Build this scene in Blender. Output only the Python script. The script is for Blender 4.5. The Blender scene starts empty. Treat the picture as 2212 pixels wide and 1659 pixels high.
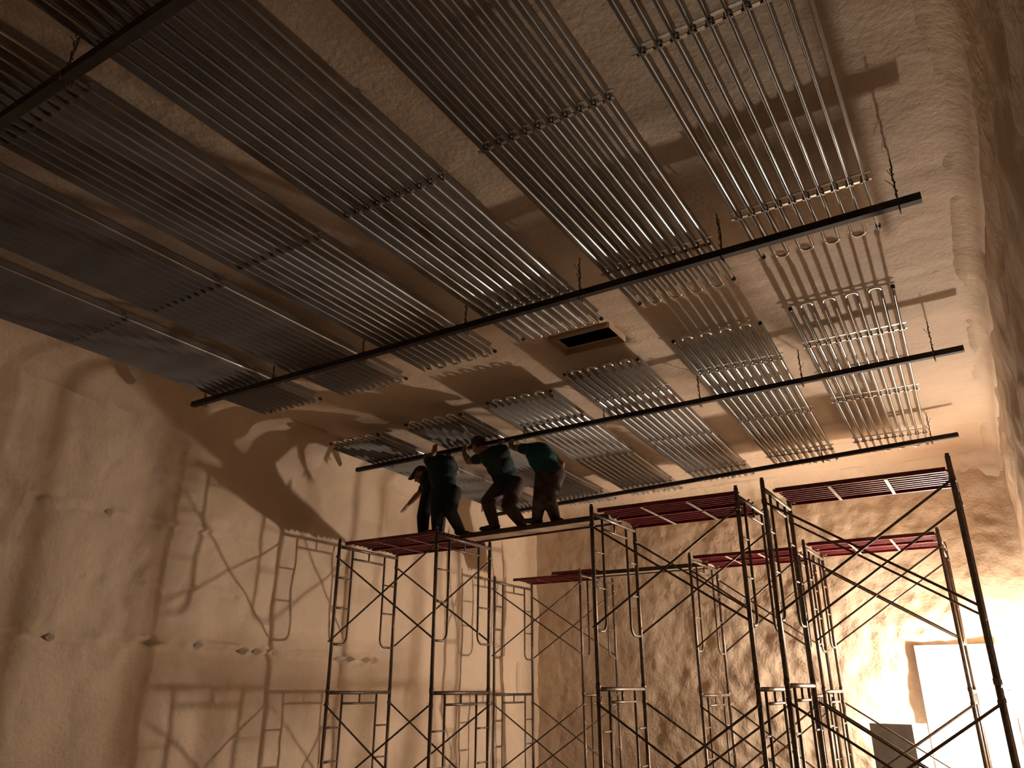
import bpy, bmesh, math, random
from mathutils import Vector, Matrix, noise

C = bpy.context.scene.collection
random.seed(7)
CZ = 1.73                                   # eye height above the floor

# ------------------------------------------------------------------ camera, world, exposure
cam_d = bpy.data.cameras.new('camera')
cam_d.sensor_width = 36.0
cam_d.lens = 36.0 * 1650.0 / 2212.0
cam_d.clip_start = 0.05
cam = bpy.data.objects.new('camera', cam_d)
C.objects.link(cam)
R_ = Matrix(((0.852, 0.194, 0.486), (0.523, -0.315, -0.792), (0.0, 0.929, -0.370)))
R_ = R_.to_quaternion().to_matrix()
cam.matrix_world = Matrix.Translation((0, 0, CZ)) @ R_.to_4x4()
bpy.context.scene.camera = cam

world = bpy.data.worlds.new('world')
bpy.context.scene.world = world
world.use_nodes = True
world.node_tree.nodes['Background'].inputs[0].default_value = (0, 0, 0, 1)
world.node_tree.nodes['Background'].inputs[1].default_value = 0.0

vs = bpy.context.scene.view_settings
vs.view_transform = 'Standard'
vs.look = 'None'
vs.exposure = 0.0
vs.gamma = 1.0
vs.use_curve_mapping = False
bpy.context.scene.cycles.max_bounces = 10
bpy.context.scene.cycles.diffuse_bounces = 8
bpy.context.scene.cycles.glossy_bounces = 4

LAMP_POS = Vector((-0.06, 12.10, CZ - 0.15))
LAMP_COL = (1.0, 0.84, 0.69)
LAMP_WATTS = 1000.0

# ------------------------------------------------------------------ materials
def new_mat(name):
    m = bpy.data.materials.new(name)
    m.use_nodes = True
    nt = m.node_tree
    return m, nt, nt.nodes['Principled BSDF']

def nd(nt, kind, **kw):
    n = nt.nodes.new(kind)
    for k, v in kw.items():
        n.inputs[k].default_value = v
    return n

def mat_basic(name, col, rough=0.6, metal=0.0, var=0.15, scale=12.0, bump=0.0, bscale=80.0, col2=None):
    m, nt, b = new_mat(name)
    b.inputs['Roughness'].default_value = rough
    b.inputs['Metallic'].default_value = metal
    tc = nd(nt, 'ShaderNodeTexCoord')
    n = nd(nt, 'ShaderNodeTexNoise', Scale=scale, Detail=4.0)
    nt.links.new(tc.outputs['Object'], n.inputs['Vector'])
    r = nt.nodes.new('ShaderNodeValToRGB')
    c2 = col2 or tuple(min(1, c * (1 + var)) for c in col)
    c1 = tuple(c * (1 - var) for c in col)
    r.color_ramp.elements[0].color = (*c1, 1); r.color_ramp.elements[0].position = .35
    r.color_ramp.elements[1].color = (*c2, 1); r.color_ramp.elements[1].position = .65
    nt.links.new(n.outputs['Fac'], r.inputs['Fac'])
    nt.links.new(r.outputs['Color'], b.inputs['Base Color'])
    if bump:
        n2 = nd(nt, 'ShaderNodeTexNoise', Scale=bscale, Detail=3.0)
        nt.links.new(tc.outputs['Object'], n2.inputs['Vector'])
        bp = nd(nt, 'ShaderNodeBump', Strength=1.0, Distance=bump)
        nt.links.new(n2.outputs['Fac'], bp.inputs['Height'])
        nt.links.new(bp.outputs['Normal'], b.inputs['Normal'])
    return m

def mat_foam(name, c1, c2, bump=0.012, stretch=(1, 1, 1)):
    m, nt, b = new_mat(name)
    b.inputs['Roughness'].default_value = 0.7
    b.inputs['Specular IOR Level'].default_value = 0.2
    tc = nd(nt, 'ShaderNodeTexCoord')
    mp = nd(nt, 'ShaderNodeMapping'); mp.inputs['Scale'].default_value = stretch
    nt.links.new(tc.outputs['Object'], mp.inputs['Vector'])
    n = nd(nt, 'ShaderNodeTexNoise', Scale=0.9, Detail=5.0, Roughness=0.6)
    nt.links.new(mp.outputs[0], n.inputs['Vector'])
    r = nt.nodes.new('ShaderNodeValToRGB')
    r.color_ramp.elements[0].color = (*c1, 1); r.color_ramp.elements[0].position = .35
    r.color_ramp.elements[1].color = (*c2, 1); r.color_ramp.elements[1].position = .68
    nt.links.new(n.outputs['Fac'], r.inputs['Fac'])
    nt.links.new(r.outputs['Color'], b.inputs['Base Color'])
    na = nd(nt, 'ShaderNodeTexNoise', Scale=26.0, Detail=4.0, Roughness=0.55)
    nb = nd(nt, 'ShaderNodeTexNoise', Scale=6.0, Detail=3.0, Roughness=0.5)
    for q in (na, nb):
        nt.links.new(mp.outputs[0], q.inputs['Vector'])
    mm = nt.nodes.new('ShaderNodeMath'); mm.operation = 'MULTIPLY_ADD'
    nt.links.new(nb.outputs['Fac'], mm.inputs[0]); mm.inputs[1].default_value = 2.0
    nt.links.new(na.outputs['Fac'], mm.inputs[2])
    bp = nd(nt, 'ShaderNodeBump', Strength=1.0, Distance=bump)
    nt.links.new(mm.outputs[0], bp.inputs['Height'])
    nt.links.new(bp.outputs['Normal'], b.inputs['Normal'])
    return m

M = {}
M['foam'] = mat_foam('spray_foam', (0.54, 0.425, 0.315), (0.63, 0.505, 0.38), bump=.007)
M['foam_ceiling'] = mat_foam('spray_foam_ceiling', (0.50, 0.39, 0.29), (0.60, 0.475, 0.36), bump=0.006)
M['concrete'] = mat_basic('concrete', (0.30, 0.26, 0.21), .8, var=.2, scale=3, bump=.003)
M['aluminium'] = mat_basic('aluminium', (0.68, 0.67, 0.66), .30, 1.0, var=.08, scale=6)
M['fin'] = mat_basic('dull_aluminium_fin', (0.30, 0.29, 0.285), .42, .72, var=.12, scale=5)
M['strap'] = mat_basic('strap_steel', (0.42, 0.38, 0.33), .45, .9, var=.2, scale=30)
M['clip'] = mat_basic('clip_steel', (0.22, 0.18, 0.15), .5, .8, var=.2, scale=60)
M['cap'] = mat_basic('black_cap', (0.02, 0.018, 0.017), .6)
M['beam'] = mat_basic('dark_steel', (0.022, 0.015, 0.012), .75, .0, var=.3, scale=20, bump=.001)
M['wire'] = mat_basic('rusty_wire', (0.10, 0.055, 0.030), .7, .4, var=.3, scale=60)
M['galv'] = mat_basic('scaffold_tube', (0.15, 0.115, 0.09), .45, .5, var=.25, scale=25, bump=.0006, bscale=120)
M['brace'] = mat_basic('brace_tube', (0.13, 0.095, 0.07), .5, .5, var=.25, scale=25)
M['red'] = mat_basic('red_deck', (0.19, 0.017, 0.028), .5, .1, var=.25, scale=14, bump=.0008)
M['cross'] = mat_basic('pale_cross_strap', (0.62, 0.52, 0.47), .5, .2, var=.12, scale=20)
M['wood'] = mat_basic('board_face', (0.46, 0.35, 0.27), .7, var=.2, scale=5, bump=.001)
M['rail'] = mat_basic('board_rail', (0.07, 0.05, 0.04), .6, .2, var=.2)
M['door'] = mat_basic('white_door', (0.86, 0.84, 0.80), .45, var=.03, scale=3)
M['door_gap'] = mat_basic('door_seal', (0.16, 0.14, 0.12), .6)
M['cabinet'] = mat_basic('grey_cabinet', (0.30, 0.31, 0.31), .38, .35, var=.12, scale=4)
M['cabinet_lit'] = mat_basic('grey_cabinet_lit', (0.46, 0.48, 0.48), .4, .2, var=.08, scale=4)  # lighter copy of the grey: lamplight on the side put into the colour
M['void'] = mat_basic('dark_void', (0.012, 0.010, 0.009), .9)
M['skin'] = mat_basic('skin', (0.30, 0.15, 0.095), .55, var=.08, scale=20)
M['teal'] = mat_basic('teal_shirt', (0.006, 0.066, 0.074), .85, var=.2, scale=9, bump=.004, bscale=22)
M['teal_dark'] = mat_basic('dark_teal_shirt', (0.004, 0.023, 0.029), .85, var=.2, scale=9, bump=.004, bscale=22)
M['black_cloth'] = mat_basic('black_trousers', (0.010, 0.011, 0.013), .85, var=.2, scale=9, bump=.004, bscale=22)
M['brown_cloth'] = mat_basic('brown_trousers', (0.045, 0.026, 0.023), .85, var=.25, scale=12, bump=.004, bscale=22)
M['plaid_cloth'] = mat_basic('mottled_trousers', (0.055, 0.036, 0.037), .85, var=.5, scale=14, bump=.004, bscale=22)
M['hair'] = mat_basic('black_hair', (0.012, 0.010, 0.009), .6, var=.2, scale=40, bump=.004, bscale=120)
M['shoe'] = mat_basic('dark_shoe', (0.035, 0.025, 0.022), .6)
M['eye'] = mat_basic('eye', (0.5, 0.48, 0.45), .25, var=.02)
def mat_emit(name, col, s):
    m, nt, b = new_mat(name)
    b.inputs['Base Color'].default_value = (.9, .9, .9, 1)
    b.inputs['Emission Color'].default_value = (*col, 1)
    b.inputs['Emission Strength'].default_value = s
    return m
BULB_R, BULB_H = 0.055, 0.22
M['bulb'] = mat_emit('lamp_bulb', LAMP_COL, LAMP_WATTS / (2 * math.pi * BULB_R * BULB_H) / math.pi)

# ------------------------------------------------------------------ mesh helpers
class MB:
    """collects shapes and links them as one mesh object"""
    def __init__(s):
        s.v = []; s.f = []; s.sm = []
    def add(s, v, f, smooth=False):
        o = len(s.v)
        s.v += [tuple(p) for p in v]
        s.f += [tuple(i + o for i in q) for q in f]
        s.sm += [smooth] * len(f)
    def box(s, x0, x1, y0, y1, z0, z1):
        v = [(x, y, z) for x in (x0, x1) for y in (y0, y1) for z in (z0, z1)]
        s.add(v, [(0, 1, 3, 2), (4, 6, 7, 5), (0, 4, 5, 1), (2, 3, 7, 6), (0, 2, 6, 4), (1, 5, 7, 3)])
    def bar(s, a, b, w, h=None, up=(0, 0, 1)):
        """square bar from a to b"""
        a = Vector(a); b = Vector(b); h = h or w
        d = (b - a).normalized(); up = Vector(up)
        if abs(d.dot(up)) > .98: up = Vector((1, 0, 0))
        x = d.cross(up).normalized() * w / 2; z = x.cross(d).normalized() * h / 2
        v = [p + sx * x + sz * z for p in (a, b) for sx, sz in ((-1, -1), (1, -1), (1, 1), (-1, 1))]
        s.add(v, [(0, 1, 2, 3), (7, 6, 5, 4), (0, 4, 5, 1), (1, 5, 6, 2), (2, 6, 7, 3), (3, 7, 4, 0)])
    def tube(s, pts, r, n=10, cap=True):
        pts = [Vector(p) for p in pts]
        rs = r if isinstance(r, (list, tuple)) else [r] * len(pts)
        rings = []; ref = None
        for i, p in enumerate(pts):
            d = ((pts[min(i + 1, len(pts) - 1)] - p).normalized() + (p - pts[max(i - 1, 0)]).normalized()).normalized()
            if ref is None:
                ref = Vector((0, 0, 1)) if abs(d.z) < .9 else Vector((1, 0, 0))
            x = (ref - d * ref.dot(d)).normalized(); y = d.cross(x); ref = x
            rings.append([p + (x * math.cos(t) + y * math.sin(t)) * rs[i] for t in [2 * math.pi * k / n for k in range(n)]])
        v = [q for g in rings for q in g]
        f = []
        for i in range(len(pts) - 1):
            for k in range(n):
                f.append((i * n + k, i * n + (k + 1) % n, (i + 1) * n + (k + 1) % n, (i + 1) * n + k))
        s.add(v, f, True)
        if cap:
            s.add(rings[0], [tuple(reversed(range(n)))]); s.add(rings[-1], [tuple(range(n))])
    def ball(s, c, r, axes=None, nu=14, nv=9):
        """ellipsoid; r a number or three radii, axes three unit vectors"""
        c = Vector(c); r = (r, r, r) if not isinstance(r, (tuple, list)) else r
        ax = axes or (Vector((1, 0, 0)), Vector((0, 1, 0)), Vector((0, 0, 1)))
        v = []; f = []
        for j in range(nv + 1):
            ph = math.pi * j / nv
            for i in range(nu):
                t = 2 * math.pi * i / nu
                v.append(c + ax[0] * (r[0] * math.sin(ph) * math.cos(t)) + ax[1] * (r[1] * math.sin(ph) * math.sin(t)) + ax[2] * (r[2] * math.cos(ph)))
        for j in range(nv):
            for i in range(nu):
                f.append((j * nu + i, (j + 1) * nu + i, (j + 1) * nu + (i + 1) % nu, j * nu + (i + 1) % nu))
        s.add(v, f, True)
    def mesh(s, name, mat):
        me = bpy.data.meshes.new(name)
        me.from_pydata(s.v, [], s.f)
        me.polygons.foreach_set('use_smooth', s.sm)
        bm = bmesh.new(); bm.from_mesh(me)
        bmesh.ops.remove_doubles(bm, verts=bm.verts, dist=1e-5)
        bmesh.ops.recalc_face_normals(bm, faces=bm.faces)
        bm.to_mesh(me); bm.free()
        if mat: me.materials.append(mat)
        return me
    def build(s, name, mat, parent=None, loc=None):
        o = bpy.data.objects.new(name, s.mesh(name, mat))
        C.objects.link(o)
        if parent: o.parent = parent
        if loc: o.location = loc
        return o

def put(name, me, parent=None, loc=(0, 0, 0)):
    o = bpy.data.objects.new(name, me); C.objects.link(o)
    o.location = loc
    if parent: o.parent = parent
    return o

def thing(name, label, cat, loc=(0, 0, 0), rz=0.0, group=None):
    o = bpy.data.objects.new(name, None); C.objects.link(o)
    o.empty_display_size = .1
    o.location = loc; o.rotation_euler = (0, 0, rz)
    return tag(o, label, cat, group)

def tag(o, label, cat, group=None):
    o['label'] = label; o['category'] = cat
    if group: o['group'] = group
    return o

def struct(o, label=None):
    o['kind'] = 'structure'
    if label: o['label'] = label
    return o

def fbm(p, oct=4, lac=2.1, gain=.5):
    a = 1.0; t = 0.0
    for i in range(oct):
        t += a * noise.noise(p); p = p * lac; a *= gain
    return t

# ------------------------------------------------------------------ the room shell of sprayed foam
XL, XR = -7.48, 0.43                   # left and right walls
ZC = CZ + 3.15                         # ceiling
YN = -2.6                              # wall behind the camera
def yback(x): return 12.60 + (x - XL) * (12.72 - 12.60) / (XR - XL)
HX0, HX1, HY0, HY1 = -3.22, -2.61, 5.96, 6.32     # opening in the ceiling

def grid(name, nu, nv, fn, mat, skip=None):
    v = [fn(i / nu, j / nv) for j in range(nv + 1) for i in range(nu + 1)]
    f = []
    for j in range(nv):
        for i in range(nu):
            if skip and skip((i + .5) / nu, (j + .5) / nv): continue
            a = j * (nu + 1) + i
            f.append((a, a + 1, a + nu + 2, a + nu + 1))
    me = bpy.data.meshes.new(name); me.from_pydata(v, [], f)
    me.polygons.foreach_set('use_smooth', [True] * len(f)); me.materials.append(mat)
    return struct(put(name, me))

def cove(d, r):
    """how far a surface is pulled in at distance d from a corner filled with foam"""
    return 0.0 if d >= r else r - math.sqrt(max(0.0, r * r - (r - d) ** 2))

def ceil_fn(u, v):
    x = XL - .15 + u * (XR - XL + .3)
    y = YN + v * (yback(x) + .15 - YN)
    p = Vector((x, y, 0))
    h = 0.016 * fbm(Vector((x * .8, y * 1.3, 3.1)), 3) + 0.005 * noise.noise(Vector((x * 1.2, y * 6.0, 8.0)))
    h += 0.0025 * fbm(Vector((x * 9, y * 9, 1.0)), 2)
    m = max(0, 1 - max(HX0 - x, x - HX1, HY0 - y, y - HY1, 0) / .12)
    h *= (1 - m)
    z = ZC + h
    # right edge: lumpy swollen cove; left and back: plain cove
    z -= cove(XR - x, .20 + .06 * noise.noise(Vector((y * .9, 2, 2)))) + cove(x - XL, .38 + .08 * noise.noise(Vector((y * .8, 7, 1)))) + cove(yback(x) - y, .30)
    z += 0.06 * max(0, m) ** 2
    return (x, y, max(z, ZC - .55))
nuC, nvC = 230, 420
def in_hole(u, v):
    x = XL - .15 + u * (XR - XL + .3); y = YN + v * (yback(x) + .15 - YN)
    return HX0 < x < HX1 and HY0 < y < HY1
grid('ceiling', nuC, nvC, ceil_fn, M['foam_ceiling'], in_hole)

def left_fn(u, v):
    y = YN + u * (yback(XL) + .15 - YN); z = -.02 + v * (ZC + .1)
    zr = z - CZ
    h = 0.045 * fbm(Vector((y * .8, z * .8, 11.0)), 4) + .010 * fbm(Vector((y * 4, z * 4, 2.0)), 3)
    # vertical spray passes and a few ragged horizontal joints between lifts
    h += .016 * noise.noise(Vector((y * 2.6, z * .35, 4.0)))
    for zz, amp, w, y0, y1 in ((.41, .060, .035, -5, 8.6), (1.62, .030, .03, 3.6, 6.3), (.98, .022, .03, 4.2, 6.2), (2.12, .018, .03, 4.4, 5.4)):
        if y0 < y < y1:
            zj = zz - .030 * (y - 6) * .7 + .035 * noise.noise(Vector((y * 2.2, zz, 5))) + .02 * noise.noise(Vector((y * 9, zz, 9)))
            t = (zr - zj) / w
            h += amp * math.exp(-t * t) * (1.0 if t > 0 else -.75) * (.65 + .7 * noise.noise(Vector((y * 3.1, zz, 1)))) * 1.4
    h += cove(ZC - z, .38) + cove(yback(XL) - y, .32)
    h += .035 * math.exp(-((y - 4.75 - .12 * zr) / .16) ** 2) * (1 if zr > .2 else .3) * (.6 + noise.noise(Vector((y * 5, z * 5, 3))))
    return (XL + h, y, z)
grid('wall_left', 400, 130, left_fn, M['foam'])

def back_fn(u, v):
    x = XL - .15 + u * (XR - XL + .3); z = -.02 + v * (ZC + .1)
    h = 0.050 * fbm(Vector((x * 1.0, z * 1.1, 21.0)), 4) + .016 * fbm(Vector((x * 5.5, z * 5.0, 2.0)), 3)
    h *= min(1, .45 + max(0, x + 6.0) * .16)
    h += cove(ZC - z, .30) + cove(x - XL, .25) + cove(XR - x, .12)
    # the door casing stands free of foam
    return (x, yback(x) - h, z)
grid('wall_back', 240, 140, back_fn, M['foam'])

def right_fn(u, v):
    y = YN + u * (yback(XR) + .15 - YN); z = -.02 + v * (ZC + .1)
    zr = z - CZ
    h = .035 * fbm(Vector((y * .7, z * 1.3, 31.0)), 3) + .008 * fbm(Vector((y * 2.2, z * 6, 12.0)), 3)
    h += .03 * noise.noise(Vector((y * .8, (z + .3 * y) * 3.2, 6)))
    h += cove(ZC - z, .20)
    h += .10 * math.exp(-((y - 5.0) / .35) ** 2 - ((zr - .05) / .40) ** 2)
    h = max(-.10, min(.13, h)) if zr < 2.9 else h
    return (XR - h, y, z)
grid('wall_right', 420, 140, right_fn, M['foam'])

def front_fn(u, v):
    x = XL - .15 + u * (XR - XL + .3); z = -.02 + v * (ZC + .1)
    return (x, YN + .04 * fbm(Vector((x, z, 41.0)), 3), z)
grid('wall_front', 90, 50, front_fn, M['foam'])
grid('floor', 4, 4, lambda u, v: (XL - .2 + u * (XR - XL + .4), YN - .2 + v * (12.9 - YN), 0), M['concrete'])

# the opening through the ceiling: foam reveal and the dark space above it
b = MB()
for (xa, ya), (xb, yb) in (((HX0, HY0), (HX1, HY0)), ((HX1, HY0), (HX1, HY1)), ((HX1, HY1), (HX0, HY1)), ((HX0, HY1), (HX0, HY0))):
    n = 16
    v = []
    for k in range(7):
        zz = ZC - .02 + .07 * k / 6
        for i in range(n + 1):
            x = xa + (xb - xa) * i / n; y = ya + (yb - ya) * i / n
            o = .05 * k / 6 + .008 * noise.noise(Vector((x * 20, y * 20, zz * 20)))
            cx, cy = (HX0 + HX1) / 2, (HY0 + HY1) / 2
            v.append((cx + (x - cx) * (1.05 + o * .2), cy + (y - cy) * (1.06 + o * .2), zz))
    f = [(k * (n + 1) + i, k * (n + 1) + i + 1, (k + 1) * (n + 1) + i + 1, (k + 1) * (n + 1) + i) for k in range(6) for i in range(n)]
    b.add(v, f, True)
tr = struct(b.build('trim_1', M['foam']), 'foam edge of the opening in the ceiling')
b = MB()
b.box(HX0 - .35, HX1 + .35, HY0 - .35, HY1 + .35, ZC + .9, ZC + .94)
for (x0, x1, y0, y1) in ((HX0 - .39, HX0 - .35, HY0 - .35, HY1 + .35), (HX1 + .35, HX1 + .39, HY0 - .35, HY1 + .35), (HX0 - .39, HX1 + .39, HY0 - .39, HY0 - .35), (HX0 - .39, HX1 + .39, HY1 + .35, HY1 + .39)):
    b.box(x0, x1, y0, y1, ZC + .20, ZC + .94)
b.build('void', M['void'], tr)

# ------------------------------------------------------------------ white door in the back wall, right
dx0, dx1 = -1.12, -0.12
dyb = yback(-.55) - .14
dang = math.atan2(yback(dx1) - yback(dx0), dx1 - dx0)
dr = bpy.data.objects.new('door_1', None); C.objects.link(dr)
dr.location = (dx0, yback(dx0) - .07, 0); dr.rotation_euler = (0, 0, dang)
struct(dr, 'white door beside the bright work lamp')
W_ = dx1 - dx0; DH = CZ + .555
b = MB(); b.box(0, .08, 0, .13, 0, DH); b.box(W_ - .08, W_, 0, .13, 0, DH); b.box(.08, W_ - .08, 0, .13, DH - .08, DH)
struct(b.build('frame', M['door'], dr))
b = MB(); b.box(.085, W_ - .085, .03, .09, .01, DH - .085)
pn = struct(b.build('panel', M['door'], dr))
b = MB(); b.box(.085, W_ - .085, .024, .03, CZ - .075, CZ - .067)
struct(b.build('seam', M['door_gap'], dr))
b = MB(); b.tube([(W_ - .15, .03, 1.0), (W_ - .15, -.02, 1.0), (W_ - .26, -.02, 1.0)], .01)
struct(b.build('handle', M['strap'], dr))

# ------------------------------------------------------------------ work lamp
lt = thing('work_lamp', 'glaring work lamp on a tripod in front of the white door', 'lamp', (LAMP_POS.x, LAMP_POS.y, 0))
b = MB(); b.tube([(0, 0, .35), (0, 0, LAMP_POS.z - .16)], .014)
b.build('pole', M['strap'], lt)
for k in range(3):
    a = 2 * math.pi * k / 3 + .5
    b = MB(); b.tube([(0, 0, .42), (.30 * math.cos(a), .30 * math.sin(a), .012)], .011)
    b.build('leg', M['strap'], lt)
b = MB(); b.tube([(0, 0, LAMP_POS.z - .19), (0, 0, LAMP_POS.z - .16), (0, 0, LAMP_POS.z - .109)], [.02, .045, .056], 14)
b.build('socket', M['door'], lt)  # socket coloured white to stand in for the lamp's glare
b = MB(); b.tube([(0, 0, LAMP_POS.z + BULB_H * (k / 8 - .5)) for k in range(9)],
                 [BULB_R * q for q in (.9, 1, 1, 1, 1, 1, 1, 1, .9)], 12)
b2 = MB(); b2.tube([(0, 0, LAMP_POS.z + BULB_H / 2 - .002), (0, 0, LAMP_POS.z + BULB_H / 2 + .02), (0, 0, LAMP_POS.z + BULB_H / 2 + .03)], [.057, .057, .035], 16)
b2.build('light_stop_cap', M['door'], lt)  # cap added to cut the bulb's upward light; its white imitates glare
b.build('bulb', M['bulb'], lt)

# ------------------------------------------------------------------ grey cabinet
def at(u, v, y):
    d = R_ @ Vector(((u - 1106) / 1650, -(v - 829.5) / 1650, -1.0))
    return Vector((0, 0, CZ)) + d * (y / d.y)
p0 = at(1877, 1562, 11.75)
cb = thing('cabinet', 'grey metal cabinet standing behind the scaffold, left of the white door', 'cabinet', (p0.x, 11.75, 0), math.radians(-19))
cw = .56; ch = p0.z; cd = .40
b = MB(); b.box(0, cw, .012, cd, .06, ch); b.build('body', M['cabinet_lit'], cb)
b = MB(); b.box(.004, cw - .004, 0, .012, .07, ch - .004); d_ = b.build('door', M['cabinet'], cb)
b = MB(); b.box(cw - .06, cw - .04, -.02, 0, ch * .55, ch * .55 + .12); b.build('handle', M['strap'], d_)
b = MB(); b.box(cw * .42, cw * .86, -.004, 0, ch - .34, ch - .10); b.build('plate', M['cabinet'], d_)
for (x, y) in ((.03, .04), (cw - .03, .04), (.03, cd - .03), (cw - .03, cd - .03)):
    b = MB(); b.box(x - .02, x + .02, y - .02, y + .02, 0, .06); b.build('foot', M['cap'], cb)

# ------------------------------------------------------------------ hanging steel beams
ZB = CZ + 2.82
BT = .052
beams = [
    ((-5.6, 1.355), (0.05, 1.375), 'dark steel beam nearest overhead, crossing the upper left corner', (-4.9, -3.42, -2.18, -1.1, -.04)),
    ((-6.93, 4.757), (0.085, 4.70), 'long dark steel beam under the far ends of the near panels', (-6.74, -5.70, -4.51, -3.36, -2.28, -1.17, -.043)),
    ((-7.24, 7.665), (0.185, 7.42), 'dark steel beam the crouching workers are lifting', (-6.6, -5.84, -4.48, -3.40, -2.27, -1.22, -.055)),
    ((-7.20, 11.15), (-0.01, 10.23), 'farthest dark steel beam, close to the back wall', (-6.6, -5.3, -4.1, -2.85, -1.6, -.30)),
]
rnd = random.Random(3)
for (a, e, lab, hx) in beams:
    A = Vector((*a, ZB)); E = Vector((*e, ZB))
    L = (E - A).length; ang = math.atan2(E.y - A.y, E.x - A.x)
    t = thing('steel_beam', lab, 'beam', A, ang, 'dark steel beams hung under the ceiling')
    b = MB(); w = BT / 2; wi = w - .005
    # hollow square section with open ends
    for (y0, y1, z0, z1) in ((-w, w, -w, -wi), (-w, w, wi, w), (-w, -wi, -wi, wi), (wi, w, -wi, wi)):
        b.box(0, L, y0, y1, z0, z1)
    b.build('tube', M['beam'], t)
    for x in hx:
        lx = (x - A.x) / math.cos(ang)
        b = MB()
        top = ZC - ZB + .05
        pts = [(lx, 0, -w - .03)]
        n = 9
        for k in range(1, n):
            z = -w - .03 + (top + w + .03) * k / (n - 1)
            pts.append((lx + rnd.uniform(-.006, .006), (-w - .006 if z < w + .02 else 0) + rnd.uniform(-.006, .006), z))
        pts[0] = (lx, -w - .006, -w - .03)
        b.tube(pts, .0045, 6)
        # twisted second strand and loose twig-like ends
        q = [(lx + .010 * math.cos(k * 1.9), .010 * math.sin(k * 1.9) - .004, w + .006 + .26 * k / 14) for k in range(15)]
        b.tube(q, .0032, 5)
        b.tube([(lx, 0, w + .10), (lx + rnd.uniform(-.05, .05), rnd.uniform(-.03, .03), w + .16)], .0025, 5)
        b.tube([(lx, 0, w + .17), (lx + rnd.uniform(-.06, .06), rnd.uniform(-.03, .03), w + .24)], .0022, 5)
        b.tube([(lx, -w - .008, -w - .028), (lx, w + .008, -w - .028)], .0045, 6)
        b.tube([(lx, w + .006, -w - .028), (lx, w + .006, w + .01), (lx, 0, w + .05)], .0045, 6)
        b.build('hanger', M['wire'], t)

# ------------------------------------------------------------------ finned pipe panels
PITCH = .0855; NP = 10; PR = .0120; FH = .060; PL = 4.72
ZP = ZB + BT / 2 + FH + .002
def pipe_mesh():
    b = MB()
    b.tube([(0, 0, 0), (0, PL * .25, 0), (0, PL * .5, 0), (0, PL * .75, 0), (0, PL, 0)], PR, 14)
    for s in (-1, 1):
        y0, y1 = .09, PL - .09
        z0, z1 = s * (PR - .002), s * FH
        # thin fin, its corners drawn to a slant at both ends
        v = [(x, y, z) for x in (-.0013, .0013) for (y, z) in ((y0, z0), (y1, z0), (y1 + .05, z1), (y0 - .05, z1))]
        b.add(v, [(0, 1, 2, 3), (7, 6, 5, 4), (0, 4, 5, 1), (1, 5, 6, 2), (2, 6, 7, 3), (3, 7, 4, 0)])
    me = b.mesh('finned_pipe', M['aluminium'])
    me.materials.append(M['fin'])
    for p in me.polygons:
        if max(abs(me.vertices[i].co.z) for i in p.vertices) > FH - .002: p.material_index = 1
    return me
def ubend_mesh(sgn):
    b = MB()
    r = PITCH / 2
    pts = [(-r, 0, 0)] + [(-r * math.cos(math.pi * k / 12), sgn * (.02 + r * math.sin(math.pi * k / 12)), 0) for k in range(13)] + [(r, 0, 0)]
    b.tube(pts, PR * .97, 12)
    return b.mesh('return_bend', M['aluminium'])
def cap_mesh():
    b = MB(); b.tube([(0, -.015, 0), (0, .02, 0)], PR * 1.35, 14)
    return b.mesh('end_cap', M['cap'])
def strap_mesh():
    b = MB(); w = PITCH * (NP - 1)
    b.box(-w / 2 - .05, w / 2 + .04, -.011, .011, -.0025, .0025)
    b.box(-w / 2 - .05, w / 2 + .04, .009, .011, -.0025, .010)
    return b.mesh('strap', M['strap'])
def clip_mesh():
    b = MB()
    pts = [(.017 * math.cos(t), 0, .017 * math.sin(t)) for t in [math.pi * k / 8 for k in range(9)]]
    pts = [(pts[0][0], 0, -.03)] + pts + [(pts[-1][0], 0, -.03)]
    b.tube(pts, .0035, 6)
    for x in (-.017, .017):
        b.tube([(x, 0, -.040), (x, 0, -.031)], .008, 6)
    b.box(-.022, .022, -.012, .012, -.033, -.029)
    return b.mesh('clip', M['clip'])
PM, UN, UF, CM, SM, KM = pipe_mesh(), ubend_mesh(-1), ubend_mesh(1), cap_mesh(), strap_mesh(), clip_mesh()
def panel(xl, y, rz, label, straps, end):
    """xl, y: centre of the pipe ends given at this end; rz: turn about the vertical"""
    c = Vector((xl, y, ZP))
    if end == 'far':
        c -= Vector((-math.sin(rz), math.cos(rz), 0)) * PL
    t = thing('pipe_panel', label, 'pipe panel', c, rz, 'finned pipe panels under the ceiling')
    xs = [(i - (NP - 1) / 2) * PITCH for i in range(NP)]
    for i, x in enumerate(xs):
        p = put('finned_pipe', PM, t, (x, 0, 0))
        if i in (0, NP - 1):
            put('end_cap', CM, p, (0, 0, 0))
            if i == 0: put('end_cap', CM, p, (0, PL, 0))
            else: put('end_cap', CM, p, (0, PL, 0))
    for i in range(1, NP - 2, 2):
        put('return_bend', UN, t, ((xs[i] + xs[i + 1]) / 2, 0, 0))
        put('return_bend', UF, t, ((xs[i] + xs[i + 1]) / 2, PL, 0))
    for sy in straps:
        for z in (-.0265, .0265):
            s = put('strap', SM, t, (0, sy, z))
            if z < 0:
                for x in xs: put('clip', KM, s, (x, 0, .0265))
    return t
nth = ['closest to the right wall', 'second from the right wall', 'third from the right wall', 'fourth from the right wall', 'fifth from the right wall', 'closest to the left wall']
nearP = [(-.578, 5.05), (-1.625, 5.25), (-2.78, 5.34), (-3.91, 5.43), (-5.04, 5.53), (-6.20, 5.50)]
for k, (x, y) in enumerate(nearP):
    panel(x, y, .0, 'long silver finned-pipe panel in the near row, ' + nth[k], [PL - .62, PL - 2.27, PL - 3.92], 'far')
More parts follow.
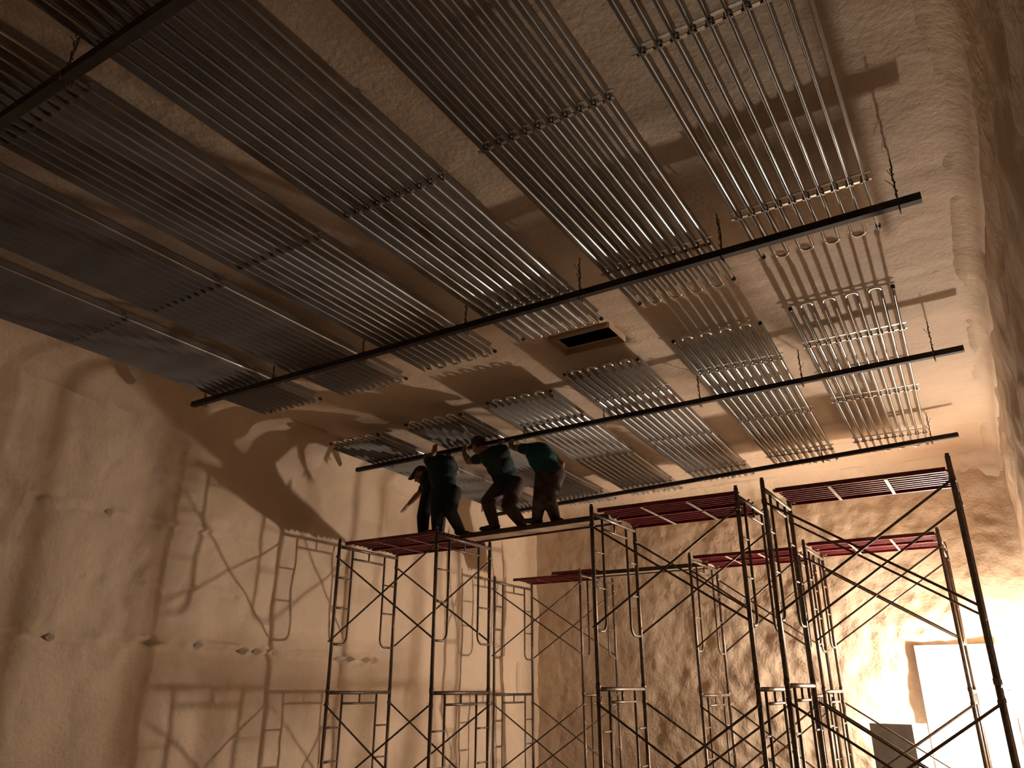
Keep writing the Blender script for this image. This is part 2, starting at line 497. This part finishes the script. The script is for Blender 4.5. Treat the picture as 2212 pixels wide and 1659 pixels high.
farQ = [((-.603, 6.02), .032), ((-1.655, 6.13), .045), ((-2.86, 6.31), .040), ((-3.97, 6.60), .058), ((-5.20, 6.70), .045), ((-6.50, 6.79), .03)]
for k, ((x, y), rz) in enumerate(farQ):
    panel(x, y, rz, 'silver finned-pipe panel in the far row, ' + nth[k], [.80, 2.45, 4.12], 'near')

# ------------------------------------------------------------------ scaffold towers
POST, LEG, RUNG, BRC = .021, .0135, .010, .011
FHGT = 1.70
def frame(parent, x, y0, y1, zt, zbase, top):
    """one walk-through frame standing in the y-z plane at x, top bar at zt"""
    b = MB()
    b.tube([(x, y0, zt), (x, y1, zt)], POST * .95, 12)
    yi0, yi1 = y0 + .25, y1 - .25
    b.tube([(x, yi0, zt - .12), (x, yi1, zt - .12)], LEG, 10)
    b.tube([(x, (y0 + y1) / 2, zt), (x, (y0 + y1) / 2, zt - .12)], LEG * .9, 8)
    f = b.build('frame', M['galv'], parent)
    for (yp, yi) in ((y0, yi0), (y1, yi1)):
        sg = 1 if yi > yp else -1
        b = MB()
        b.tube([(x, yp, zbase), (x, yp, zt + (.075 if top else .03))], POST, 12)
        if top: b.tube([(x, yp, zt + .07), (x, yp, zt + .10)], POST * .8, 10)
        b.tube([(x, yp, zt - .14), (x, yp, zt - .10)], POST * 1.25, 12)
        b.tube([(x, yp, zbase), (x, yp, zbase + .05)], POST * 1.22, 12)
        if not top:
            b.box(x - .05, x + .05, yp - .06, yp + .06, max(0, zbase - .012), zbase + .004)
        b.build('post', M['galv'], f)
        zl = zt - 1.16
        b = MB()
        r = .10
        pts = [(x, yi, zt), (x, yi, zl + r)]
        pts += [(x, yi - sg * r * (1 - math.cos(a)), zl + r - r * math.sin(a)) for a in [math.pi / 2 * k / 6 for k in range(1, 7)]]
        pts += [(x, yp, zl)]
        b.tube(pts, LEG, 10)
        b.build('inner_leg', M['galv'], f)
        for dz in (.38, .74):
            b = MB(); b.tube([(x, yp, zt - dz), (x, yi, zt - dz)], RUNG, 8)
            b.build('rung', M['galv'], f)
def brace(parent, xa, xb, y, zt, s):
    b = MB()
    o = .026 * s
    for (p, q, k) in ((xa, xb, 0), (xb, xa, 1)):
        yy = y + o + .022 * s * k
        b.tube([(p, yy, zt - .13), (q, yy, zt - 1.13)], BRC, 8)
        b.tube([(p, yy - .034 * s, zt - .13), (p, yy + .016 * s, zt - .13)], .009, 6)
        b.tube([(q, yy - .034 * s, zt - 1.13), (q, yy + .016 * s, zt - 1.13)], .009, 6)
    b.build('cross_brace', M['brace'], parent)
def tower(x0, x1, y0, y1, zt, label):
    zt += CZ
    t = thing('scaffold_tower', label, 'scaffold', ((x0 + x1) / 2, (y0 + y1) / 2, 0), 0, 'tube scaffold towers')
    sub = Vector(((x0 + x1) / 2, (y0 + y1) / 2, 0))
    xa, xb, ya, yb = x0 - sub.x, x1 - sub.x, y0 - sub.y, y1 - sub.y
    for x in (xa, xb):
        frame(t, x, ya, yb, zt, zt - FHGT, True)
        frame(t, x, ya, yb, zt - FHGT, .012, False)
    for zz in (zt, zt - FHGT):
        brace(t, xa, xb, ya, zz, -1)
        brace(t, xa, xb, yb, zz, 1)
    return t
tower(-6.90, -5.38, 7.10, 8.22, 1.65, 'brown tube scaffold tower in the front row, farthest left, two workers on its deck')
tower(-3.43, -1.91, 7.17, 8.30, 1.69, 'brown tube scaffold tower in the middle of the front row')
tower(-1.65, -0.12, 7.13, 8.20, 1.72, 'tall looking brown scaffold tower in the front row, nearest the right wall')
tower(-6.92, -5.37, 10.73, 11.93, 1.605, 'thin looking scaffold tower in the back row, farthest left')
tower(-3.44, -2.07, 10.20, 11.38, 1.61, 'scaffold tower in the middle of the back row')
tower(-1.96, -0.44, 10.28, 11.42, 1.66, 'scaffold tower in the back row nearest the bright lamp')

def deck(x0, x1, y0, y1, z, label, bars=2, bar_mat='cross'):
    """ribbed steel plank, hooked over the top bars; z: underside above the eye"""
    z += CZ
    t = thing('scaffold_plank', label, 'plank', ((x0 + x1) / 2, (y0 + y1) / 2, z), 0, 'red steel scaffold planks')
    L = x1 - x0; w = y1 - y0
    b = MB()
    b.box(-L / 2, L / 2, -w / 2, w / 2, .038, .042)
    n = max(4, int(w / .075))
    for i in range(n + 1):
        y = -w / 2 + w * i / n
        d = 0.0 if i in (0, n) else .020
        b.box(-L / 2, L / 2, y - .004, y + .004, d, .038)
        b.box(-L / 2, L / 2, y - .012, y + .012, d - .002, d + .001)
    b.build('deck', M['red'], t)
    for k in range(bars):
        x = -L / 2 + L * (k + 1) / (bars + 1)
        b = MB(); b.box(x - .014, x + .014, -w / 2 + .004, w / 2 - .004, -.006, -.002)
        b.build('cross_strap', M[bar_mat], t)
    for sx in (-1, 1):
        for y in (-w / 2 + .06, w / 2 - .06):
            b = MB()
            pts = [(sx * (L / 2 - .05), y, .018), (sx * (L / 2 + .0), y, .018)]
            pts += [(sx * (L / 2 + .028 * math.sin(a)), y, .018 + .028 * (1 - math.cos(a))) for a in (.5, 1.0, 1.5)]
            b.tube(pts, .011, 8)
            b.build('hook', M['galv'], t)
deck(-6.86, -5.42, 7.16, 7.66, 1.674, 'dark red plank on the left tower, its near half', 2, 'red')
deck(-6.86, -5.42, 7.69, 8.17, 1.674, 'dark red plank on the left tower, its far half', 2, 'red')
deck(-3.39, -1.95, 7.24, 7.72, 1.714, 'dark red plank on the middle front tower, nearer of the pair')
deck(-3.39, -1.95, 7.75, 8.25, 1.714, 'dark red plank on the middle front tower, farther of the pair')
deck(-1.61, -.16, 7.45, 8.12, 1.744, 'wide dark red plank on the front tower nearest the right wall')
deck(-6.70, -5.40, 10.95, 11.5, 1.63, 'red plank on the back left tower', 2, 'red')
deck(-5.98, -5.25, 10.95, 11.5, 1.682, 'short red plank overlapping the plank of the back left tower', 1, 'red')
deck(-3.40, -2.11, 10.26, 10.76, 1.634, 'bright red plank on the middle back tower, its near half')
deck(-3.40, -2.11, 10.80, 11.30, 1.634, 'bright red plank on the middle back tower, its far half')
deck(-1.92, -.48, 10.34, 10.84, 1.684, 'bright red plank on the back tower nearest the lamp, its near half')
deck(-1.92, -.48, 10.88, 11.36, 1.684, 'bright red plank on the back tower nearest the lamp, its far half')

def board(x0, x1, y0, y1, z, dz, label):
    z += CZ
    L = math.hypot(x1 - x0, dz)
    t = thing('walkway_board', label, 'board', (x0, y0, z), 0, 'walkway boards between towers')
    t.rotation_euler = (0, -math.atan2(dz, x1 - x0), 0)
    w = y1 - y0
    b = MB(); b.box(0, L, .02, w - .02, .004, .034); b.build('face', M['wood'], t)
    for y in (0, w - .02):
        b = MB(); b.box(0, L, y, y + .02, -.012, .044); b.build('side_rail', M['rail'], t)
board(-5.385, -3.418, 7.57, 7.93, 1.689, .036, 'long walkway board under the two right-hand workers')
board(-5.36, -3.44, 10.98, 11.28, 1.642, .0, 'thin walkway board between the back left and middle towers')

# ------------------------------------------------------------------ people
def remesh(mb, name, mat, parent, vox, sm=4):
    me = mb.mesh(name + '_raw', None)
    o = bpy.data.objects.new(name + '_raw', me); C.objects.link(o)
    md = o.modifiers.new('r', 'REMESH'); md.mode = 'VOXEL'; md.voxel_size = vox; md.use_smooth_shade = True
    ms = o.modifiers.new('s', 'SMOOTH'); ms.factor = .5; ms.iterations = sm
    dg = bpy.context.evaluated_depsgraph_get()
    out = bpy.data.meshes.new_from_object(o.evaluated_get(dg))
    bpy.data.objects.remove(o); bpy.data.meshes.remove(me)
    out.name = name
    out.materials.clear(); out.materials.append(mat)
    out.polygons.foreach_set('use_smooth', [True] * len(out.polygons))
    return put(name, out, parent)
def limb(b, pts, rs, n=14):
    """tapered limb with round ends"""
    pts = [Vector(p) for p in pts]
    P = []; Rr = []
    for i in range(len(pts) - 1):
        for k in range(6):
            t = k / 6
            P.append(pts[i].lerp(pts[i + 1], t)); Rr.append(rs[i] * (1 - t) + rs[i + 1] * t)
    P.append(pts[-1]); Rr.append(rs[-1])
    b.tube(P, Rr, n)
    for p, r in zip(pts, rs): b.ball(p, r * .995)
def hand(b, wrist, d, nrm, curl, spread=.10, side=1):
    """palm, four fingers of unequal length, thumb; d along the fingers, nrm out of the palm"""
    d = d.normalized(); nrm = (nrm - d * nrm.dot(d)).normalized(); s = d.cross(nrm) * side
    pc = wrist + d * .048
    b.ball(pc, (.054, .043, .020), (d, s, nrm))
    b.ball(wrist + d * .01, (.035, .028, .020), (d, s, nrm))
    for k, ln in enumerate((.078, .088, .081, .064)):
        base = wrist + d * .085 + s * (.030 - .020 * k)
        dd = (d + s * (spread * (1.5 - k) / 1.5)).normalized()
        p = [base - dd * .02]; q = base; a = 0
        for seg in range(3):
            a += curl
            p.append(q); q = q + (dd * math.cos(a - curl * .5) + nrm * math.sin(a - curl * .5)) * ln * (.45, .32, .23)[seg]
        p.append(q)
        limb(b, p, [.0095, .0095, .0088, .0082, .0072][:len(p)], 8)
    tb = wrist + d * .028 + s * .030
    t1 = tb + (d * .55 + s * .75 + nrm * .35).normalized() * .040
    t2 = t1 + (d * .85 + s * .25 + nrm * .5 * (1 + curl)).normalized() * .032
    limb(b, [tb - s * .012, t1, t2], [.012, .0105, .0085], 8)
def head_frame(f, up):
    f = f.normalized(); up = (up - f * up.dot(f)).normalized(); return f.cross(up), f, up
def head(b, c, f, up):
    s, f, up = head_frame(f, up)
    ax = (s, f, up)
    P = lambda x, y, z: c + s * x + f * y + up * z
    b.ball(P(0, -.012, .020), (.074, .094, .092), ax, 20, 14)
    b.ball(P(0, .022, -.030), (.060, .066, .078), ax, 18, 12)
    b.ball(P(0, .055, -.085), (.030, .028, .022), ax)                 # chin
    limb(b, [P(0, .083, .012), P(0, .104, -.026)], [.010, .014])      # nose
    b.ball(P(.012, .094, -.030), .009); b.ball(P(-.012, .094, -.030), .009)
    for sg in (-1, 1):
        b.ball(P(sg * .030, .078, .026), (.022, .010, .008), ax)      # brow
        b.ball(P(sg * .038, .068, -.016), (.020, .018, .018), ax)     # cheek
        b.ball(P(sg * .076, -.012, -.004), (.010, .020, .032), ax)    # ear
    limb(b, [P(-.020, .083, -.055), P(0, .090, -.054), P(.020, .083, -.055)], [.005, .007, .005], 8)
    limb(b, [P(-.017, .080, -.066), P(0, .087, -.067), P(.017, .080, -.066)], [.005, .008, .005], 8)
def hair_obj(c, f, up, parent, brim=False):
    s, f, up = head_frame(f, up)
    b = MB(); v = []; fa = []
    nu, nv = 32, 20
    for j in range(nv + 1):
        ph = math.pi * j / nv
        for i in range(nu):
            t = 2 * math.pi * i / nu
            x, y, z = math.sin(ph) * math.cos(t), math.sin(ph) * math.sin(t), math.cos(ph)
            hairy = z > (.42 if y > .35 else (-.12 if y > -.25 else -.62))
            k = 1.09 + .02 * noise.noise(Vector((x * 5, y * 5, z * 5))) if hairy else .80
            v.append(c + s * (x * .076 * k) + f * (y * .096 * k - .012) + up * (z * .094 * k + .022))
    for j in range(nv):
        for i in range(nu):
            fa.append((j * nu + i, (j + 1) * nu + i, (j + 1) * nu + (i + 1) % nu, j * nu + (i + 1) % nu))
    b.add(v, fa, True)
    b.build('hair', M['hair'], parent)
    for sg in (-1, 1):
        e = MB(); e.ball(c + s * (.030 * sg) + f * .077 + up * .008, .011); e.build('eye', M['eye'], parent)
    if brim:
        g = MB(); v = []
        n = 12
        for lay in (0, .006):
            for i in range(n + 1):
                a = math.pi * i / n
                v.append(c + s * (.078 * math.cos(a)) + f * (.055 + .02 * math.sin(a)) + up * (.070 + lay))
            for i in range(n + 1):
                a = math.pi * i / n
                v.append(c + s * (.072 * math.cos(a)) + f * (.075 + .095 * math.sin(a)) + up * (.052 + lay - .012 * abs(math.cos(a))))
        m_ = n + 1; f_ = []
        for i in range(n):
            f_.append((i, i + 1, m_ + i + 1, m_ + i)); f_.append((2 * m_ + i, 3 * m_ + i, 3 * m_ + i + 1, 2 * m_ + i + 1))
            f_.append((m_ + i, m_ + i + 1, 3 * m_ + i + 1, 3 * m_ + i)); f_.append((i + 1, i, 2 * m_ + i, 2 * m_ + i + 1))
        f_.append((0, m_, 3 * m_, 2 * m_)); f_.append((n, 2 * m_ + n, 3 * m_ + n, m_ + n))
        g.add(v, f_, True); g.build('cap_brim', M['hair'], parent)

def person(J, label, shirt, trousers, face, up, feet, curls, brim=False, bulge=0.0):
    J = {k: Vector(v) + Vector((0, 0, CZ)) for k, v in J.items()}
    base = (J['anL'] + J['anR']) / 2; base.z = min(J['anL'].z, J['anR'].z) - .07
    root = thing('person', label, 'person', base)
    for k in J: J[k] = J[k] - base
    face = Vector(face); up = Vector(up)
    pel = (J['hiL'] + J['hiR']) / 2; che = (J['shL'] + J['shR']) / 2
    sd = (J['shR'] - J['shL']).normalized(); hs = (J['hiR'] - J['hiL']).normalized()
    sp = (che - pel).normalized()
    mid = pel.lerp(che, .5) + Vector(J.get('bend', base) - J.get('bend', base))
    nk = che + (J['head'] - che) * .35
    # torso axes: side, front, along
    def ax(side):
        fr = side.cross(sp).normalized(); return (sp.cross(fr).normalized() * -1, fr, sp)
    def torso(b, g, low=True):
        a1, a2 = ax(hs), ax(sd); am = ax((hs + sd).normalized())
        b.ball(pel + sp * .02, (.155 + g, .110 + g, .120 + g), a1, 20, 12)
        b.ball(pel.lerp(che, .33), (.145 + g, .098 + g, .16 + g), am, 20, 12)
        b.ball(pel.lerp(che, .62), (.158 + g, .112 + g, .16 + g), am, 20, 12)
        b.ball(pel.lerp(che, .88), (.165 + g, .105 + g, .12 + g), a2, 20, 12)
        limb(b, [J['shL'], che, J['shR']], [.062 + g, .085 + g, .062 + g])
    # body: one continuous surface
    b = MB()
    torso(b, 0.0)
    limb(b, [che, nk, J['head'] - up.normalized() * .05], [.062, .052, .052])
    head(b, J['head'], face, up)
    for s_ in 'LR':
        limb(b, [J['hi' + s_], J['hi' + s_].lerp(J['kn' + s_], .4), J['kn' + s_], J['kn' + s_].lerp(J['an' + s_], .35), J['an' + s_]], [.090, .078, .054, .055, .036])
        limb(b, [J['sh' + s_], J['sh' + s_].lerp(J['el' + s_], .5), J['el' + s_], J['el' + s_].lerp(J['ha' + s_], .3), J['ha' + s_]], [.054, .050, .042, .043, .030])
        fd = Vector(feet[s_]).normalized()
        limb(b, [J['an' + s_], J['an' + s_] + fd * .09 - Vector((0, 0, .042)), J['an' + s_] + fd * .15 - Vector((0, 0, .045))], [.034, .028, .022])
        c_ = curls[s_]
        d = (J['ha' + s_] - J['el' + s_])
        hand(b, J['ha' + s_], Vector(c_[1]) if c_[1] else d, Vector(c_[2]), c_[0], c_[3] if len(c_) > 3 else .1, 1 if s_ == 'L' else -1)
    remesh(b, 'body', M['skin'], root, .0065, 3)
    # shirt: torso and short sleeves
    b = MB(); torso(b, .016)
    for s_ in 'LR':
        limb(b, [J['sh' + s_], J['sh' + s_].lerp(J['el' + s_], .40), J['sh' + s_].lerp(J['el' + s_], .62)], [.068, .066, .062])
    limb(b, [che, che.lerp(nk, .55)], [.082, .068])
    remesh(b, 'shirt', shirt, root, .010, 4)
    # trousers
    b = MB(); a1 = ax(hs)
    b.ball(pel - sp * .03, (.168, .128, .110), a1, 20, 12)
    for s_ in 'LR':
        k_, a_ = J['kn' + s_], J['an' + s_]
        limb(b, [J['hi' + s_], J['hi' + s_].lerp(k_, .4), k_, k_.lerp(a_, .4), a_ + Vector((0, 0, .0))], [.112, .100, .080, .076, .062])
    remesh(b, 'trousers', trousers, root, .010, 4)
    # shoes
    for s_ in 'LR':
        fd = Vector(feet[s_]).normalized(); a_ = J['an' + s_]
        b = MB(); z = -.070
        sdv = fd.cross(Vector((0, 0, 1)))
        b.ball(a_ + fd * -.02 + Vector((0, 0, z + .045)), (.055, .042, .045), (fd, sdv, Vector((0, 0, 1))))
        b.ball(a_ + fd * .06 + Vector((0, 0, z + .036)), (.080, .044, .036), (fd, sdv, Vector((0, 0, 1))))
        b.ball(a_ + fd * .13 + Vector((0, 0, z + .030)), (.060, .045, .030), (fd, sdv, Vector((0, 0, 1))))
        remesh(b, 'shoe', M['shoe'], root, .007, 2)
    hair_obj(J['head'], face, up, root, brim)
    return root

def J_(d):
    """joints given as (u, v, y): seen position in the photograph frame and depth"""
    o = {}
    for k, (u, v, y) in d.items():
        p = at(u, v, y); p.z -= CZ; o[k] = p
    for k in ('anL', 'anR'): o[k].z = d[k][3] if len(d[k]) > 3 else 1.835
    return o
def Jn(d, za):
    o = {}
    for k, (u, v, y) in d.items():
        p = at(u, v, y); p.z -= CZ; o[k] = p
    for k in ('anL', 'anR'): o[k].z = za
    return o
ZD1 = 1.716 + .070      # ankle height on the left deck
ZD2 = 1.740 + .070
# crouching worker, middle, both hands at the beam
J = Jn(dict(anL=(1068, 1131, 7.64), anR=(1127, 1127, 7.74), knL=(1053, 1083, 7.36), hiL=(1086, 1049, 7.54), knR=(1097, 1092, 7.38), hiR=(1114, 1048, 7.52),
            shL=(1050, 986, 7.24), shR=(1086, 974, 7.32), elL=(1013, 997, 7.34), haL=(1003, 979, 7.47), elR=(1094, 985, 7.44), haR=(1078, 971, 7.46), head=(1034, 964, 7.20)), ZD2)
person(J, 'middle worker crouching in dark teal shirt and brown trousers, arm up to the beam', M['teal_dark'], M['brown_cloth'],
       (-.75, .45, -.25), (-.35, -.2, .9), {'L': (-.95, -.3, 0), 'R': (-.4, .9, 0)},
       {'L': (.75, (-.05, .15, 1), (.1, 1, .2)), 'R': (.75, (0, .15, 1), (0, 1, .2))})
# right worker, bent double
J = Jn(dict(anL=(1160, 1119, 7.64), anR=(1200, 1121, 7.78), knL=(1166, 1077, 7.38), hiL=(1176, 1026, 7.48), knR=(1186, 1077, 7.44), hiR=(1201, 1023, 7.56),
            shL=(1146, 971, 7.42), shR=(1176, 975, 7.58), elL=(1117, 968, 7.40), haL=(1107, 965, 7.46), elR=(1213, 1003, 7.66), haR=(1199, 1052, 7.60), head=(1160, 990, 7.78)), ZD2 + .012)
person(J, 'right worker bent over in brighter teal shirt and mottled trousers', M['teal'], M['plaid_cloth'],
       (-.4, .75, -.5), (-.5, .3, .6), {'L': (-.5, -.8, 0), 'R': (.75, -.6, 0)},
       {'L': (.7, (-.5, .3, .75), (.1, 1, .1)), 'R': (.35, (-.3, -.2, -1), (-.6, .6, 0))})
# left worker under the beam, back turned
J = Jn(dict(anL=(944, 1143, 7.45), anR=(994, 1139, 7.66), knL=(945, 1114, 7.24), hiL=(946, 1072, 7.34), knR=(972, 1104, 7.30), hiR=(978, 1066, 7.40),
            shL=(931, 1000, 7.34), shR=(971, 998, 7.44), elL=(921, 991, 7.46), haL=(938, 979, 7.54), elR=(986, 1020, 7.60), haR=(968, 996, 7.60), head=(948, 996, 7.68)), ZD1)
J['anR'].z = 1.804
person(J, 'worker with his back turned under the beam, dark teal shirt and black trousers', M['teal_dark'], M['black_cloth'],
       (-.1, .75, -.7), (0, .7, .7), {'L': (-.3, -.9, 0), 'R': (.5, .8, 0)},
       {'L': (.7, (0, .1, 1), (0, 1, .2)), 'R': (.7, (0, .1, 1), (0, 1, .2))})
# far left worker bending, arm stretched down
J = Jn(dict(anL=(914, 1155, 7.60), anR=(948, 1161, 7.80), knL=(914, 1116, 7.38), hiL=(927, 1074, 7.54), knR=(950, 1116, 7.60), hiR=(948, 1072, 7.70),
            shL=(926, 1040, 7.70), shR=(940, 1022, 7.86), elL=(906, 1066, 7.72), haL=(885, 1087, 7.74), elR=(928, 1040, 7.99), haR=(936, 1062, 8.05), head=(910, 1026, 7.66)), ZD1)
person(J, 'leftmost worker bending down with one arm stretched out to the left', M['teal_dark'], M['black_cloth'],
       (-.68, -.45, -.60), (-.45, -.15, .85), {'L': (-.9, -.4, 0), 'R': (-.9, -.4, 0)},
       {'L': (.22, None, (.5, .2, -.6), .35), 'R': (.4, None, (0, 0, 1))}, brim=True)
